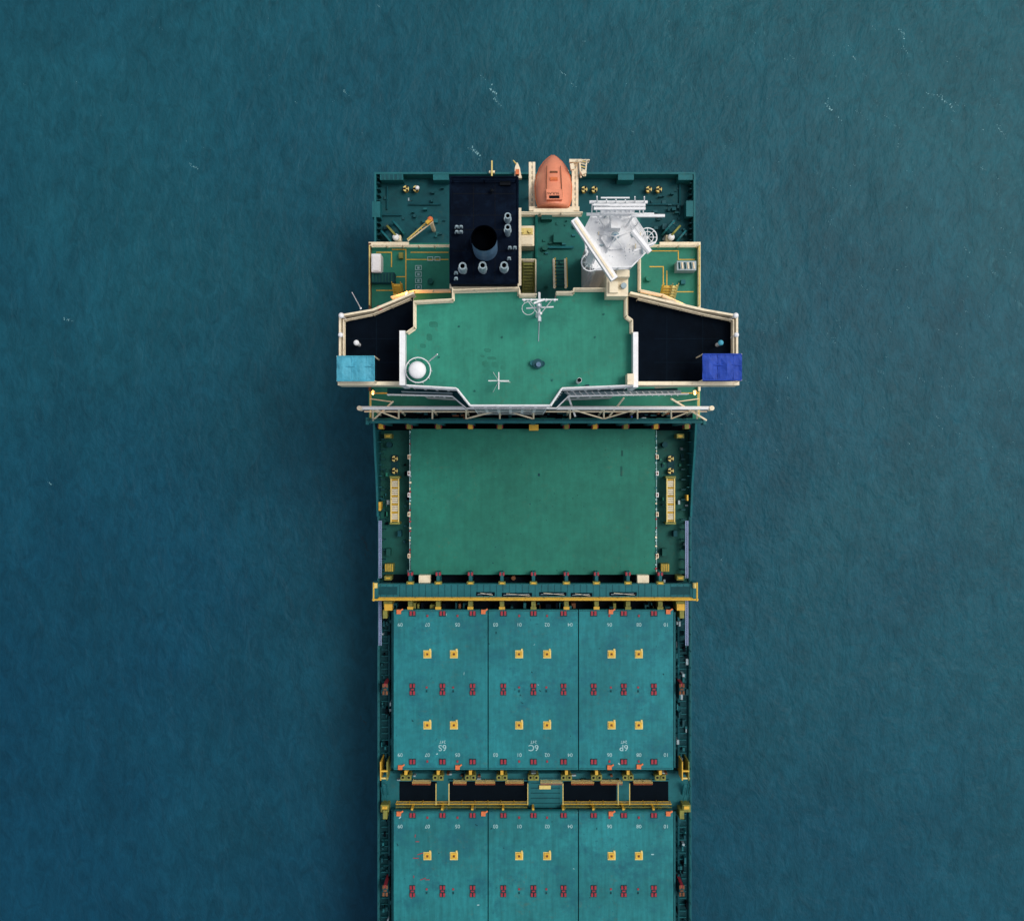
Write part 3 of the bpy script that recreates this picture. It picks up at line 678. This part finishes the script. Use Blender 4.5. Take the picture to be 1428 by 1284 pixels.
for x,y in ((612,498),(640,455),(700,470),(830,470),(770,530),(662,545),(842,438)): rf.cyl(x,y,ZR+0.08,ZR,1.4,'cdeck',8)
rf.done()
rd=B('radome'); rd.sphere(582,516,ZR+1.6,12.5,'white',24,0.5); rd.done(smooth=True)
stn=B('roof_stains')
M['stain']=mat('damp_green_stain',(36,112,94),0.6,0.16,1.5,0.6,(42,124,104),spec=0.2)
for (x,y,w_,h_) in ((679,488,9,5),(685,499,12,4),(676,507,8,8),(689,508,9,8),(679,518,14,5),(700,512,5,6),(604,452,12,9),(598,470,8,10),(589,482,8,6),(672,496,5,3)):
    for m_ in range(2):
        n=8; pts=[]
        for i in range(n):
            th=2*math.pi*i/n+0.39; cc,ss=math.cos(th),math.sin(th)
            pts.append((x+m_*1.5+math.copysign(abs(cc)**0.5,cc)*w_*0.5*random.uniform(0.75,1.1),y+m_+math.copysign(abs(ss)**0.5,ss)*h_*0.5*random.uniform(0.75,1.1)))
        P=[W(a_,b_,ZR+0.004+0.004*m_) for a_,b_ in pts]; stn.add([tuple(p) for p in P],[tuple(range(n))],'stain')
stn.done()

# ------------------------------------------------------------------ mooring deck gear
mg=B('mooring_deck_gear')
boll(mg,573,263,ZP,True,1.0); boll(mg,822,264,ZP,True); boll(mg,912,264,ZP,True); mg.sphere(582,262,ZP+1,3.0,'white')
for x0_,x1_ in ((530,562),(862,884),(604,626),(946,966)):
    mg.pb(x0_,242,x1_,251,ZP+1.45,ZP,'beam')
for i in range(5): mg.pb(532+i*6,243,536+i*6,250,ZP+1.5,ZP+1.4,'hull')
for x0_,y0_ in ((519,281),(957,280)): mg.pb(x0_,y0_,x0_+11,y0_+22,ZP+1.45,ZP,'beam')
for cx_ in (550,938):
    q_=1 if cx_<700 else -1
    mg.bar(W(cx_-q_*10,332,ZP+0.9),W(cx_+q_*6,318,ZP+0.9),0.55,'dteal',12)
    for t_ in (0,0.5,1.0):
        a_=W(cx_-q_*10,332,ZP+0.9).lerp(W(cx_+q_*6,318,ZP+0.9),t_); dd=(W(cx_+q_*6,318,0)-W(cx_-q_*10,332,0)).normalized()*0.08
        mg.bar(a_-Vector((dd.x,dd.y,0)),a_+Vector((dd.x,dd.y,0)),0.85,'olive' if t_==0.5 else 'beam',14)
    mg.sphere(cx_+q_*2,331,ZP+1.3,5,'white'); mg.pb(cx_+5*q_-4,328,cx_+5*q_+4,336,ZP+1.0,ZP,'cream')
    mg.pb(cx_-14,312,cx_-8,320,ZP+0.8,ZP,'hull')
mg.bar(W(940,308,ZP+0.3),W(925,335,ZP+0.3),0.12,'grey')
mg.cyl(600,306,ZP+4.0,ZP,3,'cream',12); mg.bar(W(601,305,ZP+4.2),W(568,334,ZP+3.2),0.07,'yellowp'); mg.bar(W(604,309,ZP+4.2),W(569,336,ZP+3.2),0.06,'cream'); mg.sphere(600,306,ZP+4.4,4.2,'orangep'); mg.rot(598,308,ZP+4.6,9,5,0.5,40,'yellow')
for i in range(7): 
    t_=i/7; mg.bar(W(601-33*t_,305+29*t_,ZP+4.2-t_),W(604-35*t_,309+27*t_,ZP+4.2-t_),0.04,'yellow')
for i in range(54):
    L_=random.random()<0.5
    x=random.uniform(526,620) if L_ else random.uniform(905,958); y=random.uniform(254,330)
    mg.pb(x,y,x+random.uniform(1,6),y+random.uniform(1,5),ZP+random.uniform(.1,.6),ZP,random.choice(['hull','poop','dteal','poop','beam','grey' if i%8==0 else 'hull']))
for (xa,ya,xb,yb) in ((530,300,560,300),(540,260,540,292),(900,285,950,285),(948,255,948,300),(570,285,615,285)):
    mg.bar(W(xa,ya,ZP+.2),W(xb,yb,ZP+.2),0.08,'hull')
mg.pb(685,224,687,246,13.2,12.9,'yellowp'); mg.pb(682,238,690,241,13,12.6,'cream')
mg.poly([(717,246),(718,234),(720,227),(722,227),(725,234),(727,246)],13.2,12.9,'cream','cream')
mg.pb(719,236,724,243,13.7,13.2,'orangep'); mg.bar(W(720,229,13.4),W(716,224,13.8),0.06,'yellowp'); mg.rot(721,247,13.4,13,3,0.5,0,'cream'); mg.pb(720,243,723,245,13.6,13.2,'stripe')
mg.done()

# ------------------------------------------------------------------ lifeboat
lbt=bpy.data.objects.new('lifeboat',None); scene.collection.objects.link(lbt)
lh=B('lifeboat_hull',lbt)
prof=[(0.0,0.05,0.10),(0.05,0.26,0.45),(0.13,0.50,0.70),(0.25,0.74,0.88),(0.42,0.92,0.97),(0.62,1.0,1.0),(0.82,0.96,1.0),(0.95,0.88,0.95),(1.0,0.80,0.86)]
pb0=W(771,217,17.5); ps0=W(772,289,21.5)
HWm=25.5*(CZ-20)/F
n=20; vs=[]
for t_,w_,hh_ in prof:
    cx_=pb0.x+(ps0.x-pb0.x)*t_; cy_=pb0.y+(ps0.y-pb0.y)*t_; cz_=pb0.z+(ps0.z-pb0.z)*t_
    for i in range(n):
        an=2*math.pi*i/n; c_,s_=math.cos(an),math.sin(an)
        e_=0.75; X_=math.copysign(abs(c_)**e_,c_)*w_*HWm
        Z_=math.copysign(abs(s_)**(1.15 if s_>0 else 0.9),s_)*1.25*hh_
        if s_>0.25: X_*=1-0.35*(s_-0.25)
        vs.append((cx_+X_,cy_,cz_+Z_))
m_=len(prof)
lh.add(vs,[(j*n+i,j*n+(i+1)%n,(j+1)*n+(i+1)%n,(j+1)*n+i) for j in range(m_-1) for i in range(n)]+[tuple(range(n)),tuple(range((m_-1)*n,m_*n))],'orange')
lh.done(smooth=True)
lp=B('lifeboat_fittings',lbt)
def LB(t_,x_,z_):
    return Vector((pb0.x+(ps0.x-pb0.x)*t_+x_,pb0.y+(ps0.y-pb0.y)*t_,pb0.z+(ps0.z-pb0.z)*t_+z_))
for sx in (-1,1):
    for (t0,w0,_),(t1,w1,_) in zip(prof,prof[1:]): lp.bar(LB(t0,sx*w0*HWm*1.0,0),LB(t1,sx*w1*HWm*1.0,0),0.06,'orangep')
    lp.bar(LB(0.3,sx*0.55,1.2),LB(0.9,sx*0.62,1.28),0.03,'rust')
def lbox(t0,t1,xh,z0,z1,k):
    a_=LB(t0,-xh,0);b_=LB(t1,xh,0)
    vs=[(a_.x,a_.y,a_.z+z0),(b_.x,a_.y,a_.z+z0),(b_.x,b_.y,b_.z+z0),(a_.x,b_.y,b_.z+z0),(a_.x,a_.y,a_.z+z1),(b_.x,a_.y,a_.z+z1),(b_.x,b_.y,b_.z+z1),(a_.x,b_.y,b_.z+z1)]
    lp.add(vs,[(4,5,6,7),(0,3,2,1),(0,1,5,4),(1,2,6,5),(2,3,7,6),(3,0,4,7)],k)
lbox(0.76,0.95,0.62,0.9,1.50,'orange'); lbox(0.88,0.93,0.4,1.46,1.54,'stripe'); lbox(0.52,0.58,0.3,1.1,1.33,'orangep'); lbox(0.40,0.43,0.3,1.0,1.27,'rust')
lp.text('SOLAS',771.5,270,22.45,4,'rust',180)
lp.done()
lc=B('lifeboat_launch_frame',lbt)
for x in (742,802):
    lc.pb(x-4.5,226,x-0.6,293,19.2,18.9,'cream'); lc.pb(x+0.6,226,x+4.5,293,19.2,18.9,'cream')
    for i in range(9): lc.pb(x-3,228+i*7.5,x+3,231+i*7.5,19.15,18.95,'cream')
    for y in (240,288): o=W(x,y,19); lc.bar((o.x,o.y,19),(o.x,min(o.y,24.6),ZP),0.14,'cream')
lc.pb(738,288,808,294,21,20.6,'cream'); lc.pb(794,222,812,226,19.6,19.2,'cream')
for i in range(6): lc.bar(W(809+i*0.6,224+i*4,19.5),W(817-i*0.4,226+i*4,19.5),0.05,'cream' if i%2 else 'yellowp')
lc.bar(W(808,223,19.5),W(810,248,19.5),0.08,'cream'); lc.bar(W(818,224,19.5),W(816,246,19.5),0.06,'cream'); lc.rot(814,240,19.9,7,5,0.4,25,'cream'); lc.rot(798,232,19.9,5,8,0.4,10,'cream')
lc.rail([(805,223),(822,223)],19.4,'cream',0.5,0.04)
lc.pb(744,291,800,296,ZC,ZC-0.3,'cream')
lc.bar(W(751,240,17.0),W(793,240,17.0),0.15,'cream'); lc.bar(W(749,275,18.6),W(796,275,18.6),0.15,'cream')
lc.done()

# ------------------------------------------------------------------ front lashing bridge + truss
tr=B('white_truss')
zt=20.4
def tb(xa,ya,xb,yb,z1,z2,r_,k='cream'): tr.bar(W(xa,ya,z1),W(xb,yb,z2),r_,k)
tb(501,569,993,569,zt,zt,0.15,'white'); tb(508,574,986,574,zt-0.8,zt-0.8,0.05,'cream')
for x in (501,993): tr.cyl(x,569,zt+0.25,zt-0.9,3.5,'cream',8)
xs=[520,556,603,650,697,744,795,842,889,936,972]
for i,x in enumerate(xs):
    o=W(x,569,zt); tr.bar(o,(o.x,o.y-0.35,ZA+0.3),0.09,'cream')
    tb(x,569,x,584,zt,18.2,0.07); 
for i in range(len(xs)-1):
    if i in (0,3,4,6,7,9): tb(xs[i],584,xs[i+1],570,18.2,zt,0.06) if i%2 else tb(xs[i],570,xs[i+1],584,zt,18.2,0.06)
tb(936,556,985,586,zt+0.5,18.5,0.08); tb(850,580,870,555,18.5,zt+1,0.07); tb(520,586,548,560,18,zt+.3,0.07); tb(790,546,802,580,22,18.6,0.08,'white'); tb(697,572,655,583,zt,18.2,.05)
tr.done()
lf=B('lashing_bridge')
lf.pb(510,584,985,590,17.6,16.9,'beam'); lf.pb(510,582,514,592,17.7,16.6,'beam'); lf.pb(981,582,985,592,17.7,16.6,'beam')
lf.rail([(512,585),(983,585)],17.6,'dteal',0.9,0.035)
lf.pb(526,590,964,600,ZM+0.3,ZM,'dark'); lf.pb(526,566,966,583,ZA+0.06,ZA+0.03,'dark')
for x in (531,570,611,656,697,744,790,830,873,915,958):
    o=W(x,587,17); lf.box(o.x-0.2,o.x+0.2,o.y-0.2,o.y+0.2,ZM,16.9,'beam')
    lf.pb(x-4.4,592.5,x-1,597,13.2,12.4,'red'); lf.pb(x+1,592.5,x+4.4,597,13.2,12.4,'red')
    lf.pb(x-3,591,x+3,598,13.5,12.4,'yellow' if x in (531,656,744,830,915) else 'olive'); 
    lf.pb(x-6,589,x+6,592,13.0,12.2,'dteal')
lf.pb(738,592,751,600,13.6,12.4,'yellow')
for i in range(80):
    x=random.uniform(530,960); y=random.uniform(573,582)
    lf.pb(x,y,x+random.uniform(2,10),y+random.uniform(1,3),ZA+random.uniform(.3,1.2),ZA,random.choice(['dark','stripe','dteal','hull','dark','rust','canr' if i%12==0 else 'dark','grey' if i%9==0 else 'dteal']))
lf.done()

# ------------------------------------------------------------------ sea
me=bpy.data.meshes.new('sea'); S=6000
me.from_pydata([(-S,-S,0),(S,-S,0),(S,S,0),(-S,S,0)],[],[(0,1,2,3)])
sea=bpy.data.objects.new('sea_water',me); scene.collection.objects.link(sea)
m=bpy.data.materials.new('sea_water'); m.use_nodes=True; nt=m.node_tree; N=nt.nodes; Lk=nt.links; bs=N['Principled BSDF']
tc=N.new('ShaderNodeTexCoord')
def nz(sc,det,ro,scale=(1,1,1),rotz=0,dist=0):
    mp=N.new('ShaderNodeMapping'); mp.inputs['Scale'].default_value=scale; mp.inputs['Rotation'].default_value=(0,0,rotz); Lk.new(tc.outputs['Object'],mp.inputs[0])
    n_=N.new('ShaderNodeTexNoise'); n_.inputs['Scale'].default_value=sc; n_.inputs['Detail'].default_value=det; n_.inputs['Roughness'].default_value=ro; n_.inputs['Distortion'].default_value=dist
    Lk.new(mp.outputs[0],n_.inputs['Vector']); return n_.outputs[0]
def rg(s_,a_,b_,c_,d_,cl=True):
    r_=N.new('ShaderNodeMapRange'); r_.clamp=cl
    for i,v in enumerate((a_,b_,c_,d_)): r_.inputs[i+1].default_value=v
    Lk.new(s_,r_.inputs[0]); return r_.outputs[0]
def mth(op,a_,b_):
    q_=N.new('ShaderNodeMath'); q_.operation=op
    for i,v in enumerate((a_,b_)):
        if isinstance(v,(int,float)): q_.inputs[i].default_value=v
        else: Lk.new(v,q_.inputs[i])
    return q_.outputs[0]
sep=N.new('ShaderNodeSeparateXYZ'); Lk.new(tc.outputs['Object'],sep.inputs[0])
gx=mth('MULTIPLY',sep.outputs[0],0.0050); gy=mth('MULTIPLY',sep.outputs[1],0.0065)
gr=mth('ADD',mth('ADD',gx,gy),0.5)
big=rg(nz(0.022,4,0.55),0.3,0.7,-0.28,0.28)
fac=mth('ADD',gr,big); fac=rg(fac,0.0,1.0,0.0,1.0)
mx=N.new('ShaderNodeMix'); mx.data_type='RGBA'; Lk.new(fac,mx.inputs[0]); mx.inputs[6].default_value=A((11,61,82)); mx.inputs[7].default_value=A((26,82,92))
mid=rg(nz(0.12,6,0.62,(1,0.7,1),0.5,0.6),0.3,0.7,0.85,1.15)
fin=rg(nz(0.9,7,0.78,(1,0.55,1),0.45,0.8),0.3,0.7,0.72,1.28)
sc_=mth('MULTIPLY',mid,fin)
vm=N.new('ShaderNodeVectorMath'); vm.operation='SCALE'; Lk.new(mx.outputs[2],vm.inputs[0]); Lk.new(sc_,vm.inputs['Scale'])
fo=rg(nz(1.3,9,0.76,(1,0.45,1),0.45,1.2),0.57,0.74,0,0.5); pm=rg(nz(0.07,3,0.6),0.42,0.62,0,1); fo=mth('MULTIPLY',mth('MULTIPLY',fo,pm),rg(fac,0.5,0.95,0.08,1))
mf=N.new('ShaderNodeMix'); mf.data_type='RGBA'; Lk.new(fo,mf.inputs[0]); Lk.new(vm.outputs[0],mf.inputs[6]); mf.inputs[7].default_value=A((84,142,150))
Lk.new(mf.outputs[2],bs.inputs['Base Color'])
bs.inputs['Roughness'].default_value=0.42; bs.inputs['IOR'].default_value=1.33; bs.inputs['Specular IOR Level'].default_value=0.2
b1=N.new('ShaderNodeBump'); b1.inputs['Strength'].default_value=0.6; b1.inputs['Distance'].default_value=0.35
hsum=mth('ADD',mth('MULTIPLY',nz(0.45,7,0.6,(1,0.55,1),0.5,0.5),1.0),mth('MULTIPLY',nz(2.6,4,0.6,(1,0.6,1),0.3,0.3),0.3))
Lk.new(hsum,b1.inputs['Height']); Lk.new(b1.outputs[0],bs.inputs['Normal'])
me.materials.append(m)

M['foam']=mat('foam_flecks',(124,170,176),0.8,0.15,2.0)
M['dkfleck']=mat('dark_flecks',(10,48,60),0.6,0.1,1.0)
fm=B('sea_foam',None)
def streak(px,py,ln,ang,n_,sz,k='foam',spread=0.8):
    a_=math.radians(ang)
    for i in range(n_):
        t_=random.gauss(0,0.33)*ln; x=px+math.cos(a_)*t_+random.gauss(0,spread)+2.5*math.sin(t_*0.35); y=py+math.sin(a_)*t_+random.gauss(0,spread)
        s_=sz*random.uniform(0.25,1.0); kx=random.uniform(0.5,1.6); q_=random.uniform(0,6)
        pts=[]
        for j in range(7):
            th=2*math.pi*j/7; rr=s_*random.uniform(0.4,1.0); u_=rr*kx*math.cos(th); v_=rr*math.sin(th)
            p=W(x+u_*math.cos(q_)-v_*math.sin(q_),y+u_*math.sin(q_)+v_*math.cos(q_),0.0); pts.append((p.x,p.y,0.012+0.0004*(i%20)))
        fm.add(pts,[tuple(range(7))],k)
for (x,y,l,an,c,s) in ((688,128,14,70,26,1.3),(694,143,9,60,12,0.9),(664,212,12,62,30,1.2),(656,208,8,50,10,.9),(785,102,6,60,8,.8),(672,108,5,70,6,.8),(800,120,5,70,6,.8),(1190,80,6,80,10,1.1),(1156,150,16,75,30,1.1),(1170,165,10,70,14,.9),(1320,143,24,48,34,1.0),(1300,132,12,20,14,.8),(1258,45,12,80,18,1.0),(1262,70,10,80,12,.8),(1110,45,10,70,10,.8),(1398,185,10,70,12,1.0),(1370,235,9,50,10,.8),(1240,165,8,50,8,.7),(1105,80,8,70,8,.7),(95,446,8,20,14,1.0),(70,674,4,60,9,1.3),(483,130,8,65,12,.8),(270,232,9,50,14,.9),(415,145,5,40,5,.8),(1350,350,9,60,8,.7),(1385,380,7,60,8,.7),(1006,780,2,0,4,1.0),(880,182,5,80,6,.7),(1085,450,6,60,6,.6),(1160,470,7,40,6,.6),(1230,520,8,60,8,.6),(1310,595,6,60,6,.6),(1380,620,7,60,6,.6),(526,8,4,50,5,.8),(1265,290,7,80,7,.6)):
    streak(x,y,l,an,c,s*0.9)
for i in range(150):
    x=random.uniform(1000,1420); y=random.uniform(10,650); streak(x,y,random.uniform(3,9),random.uniform(45,85),4,0.55)
for i in range(30):
    x=random.uniform(10,1000); y=random.uniform(10,220); streak(x,y,random.uniform(3,7),random.uniform(45,85),3,0.5)
for (x,y) in ((508,755),(512,775),(507,1005),(505,750),(514,768)): streak(x,y,11,75,16,1.3,'dkfleck')  # flat darker flecks on the water beside the hull
fm.done(recalc=False)

# ------------------------------------------------------------------ light
elev,az=62,70
w=bpy.data.worlds.new('World'); scene.world=w; w.use_nodes=True
sky=w.node_tree.nodes.new('ShaderNodeTexSky'); sky.sky_type='NISHITA'; sky.sun_disc=False; sky.sun_elevation=math.radians(elev); sky.sun_rotation=math.radians(az); sky.dust_density=3.0; sky.air_density=1.0; sky.ozone_density=1.0
hs=w.node_tree.nodes.new('ShaderNodeHueSaturation'); hs.inputs['Saturation'].default_value=0.42
bg=w.node_tree.nodes['Background']; bg.inputs['Strength'].default_value=0.14
w.node_tree.links.new(sky.outputs[0],hs.inputs['Color']); w.node_tree.links.new(hs.outputs[0],bg.inputs[0])
sl=bpy.data.lights.new('sun','SUN'); sl.energy=1.3; sl.angle=math.radians(22); sl.color=(1,0.96,0.9)
so=bpy.data.objects.new('sun',sl); scene.collection.objects.link(so)
dirv=Vector((math.sin(math.radians(az))*math.cos(math.radians(elev)),math.cos(math.radians(az))*math.cos(math.radians(elev)),math.sin(math.radians(elev))))
so.rotation_euler=dirv.to_track_quat('Z','Y').to_euler()
scene.view_settings.view_transform='Standard'; scene.view_settings.look='None'; scene.view_settings.exposure=0
cam=bpy.data.cameras.new('camera'); cam.sensor_width=36; cam.lens=36*F/1428; cam.clip_end=20000
co=bpy.data.objects.new('camera',cam); co.location=(0,0,CZ); scene.collection.objects.link(co); scene.camera=co
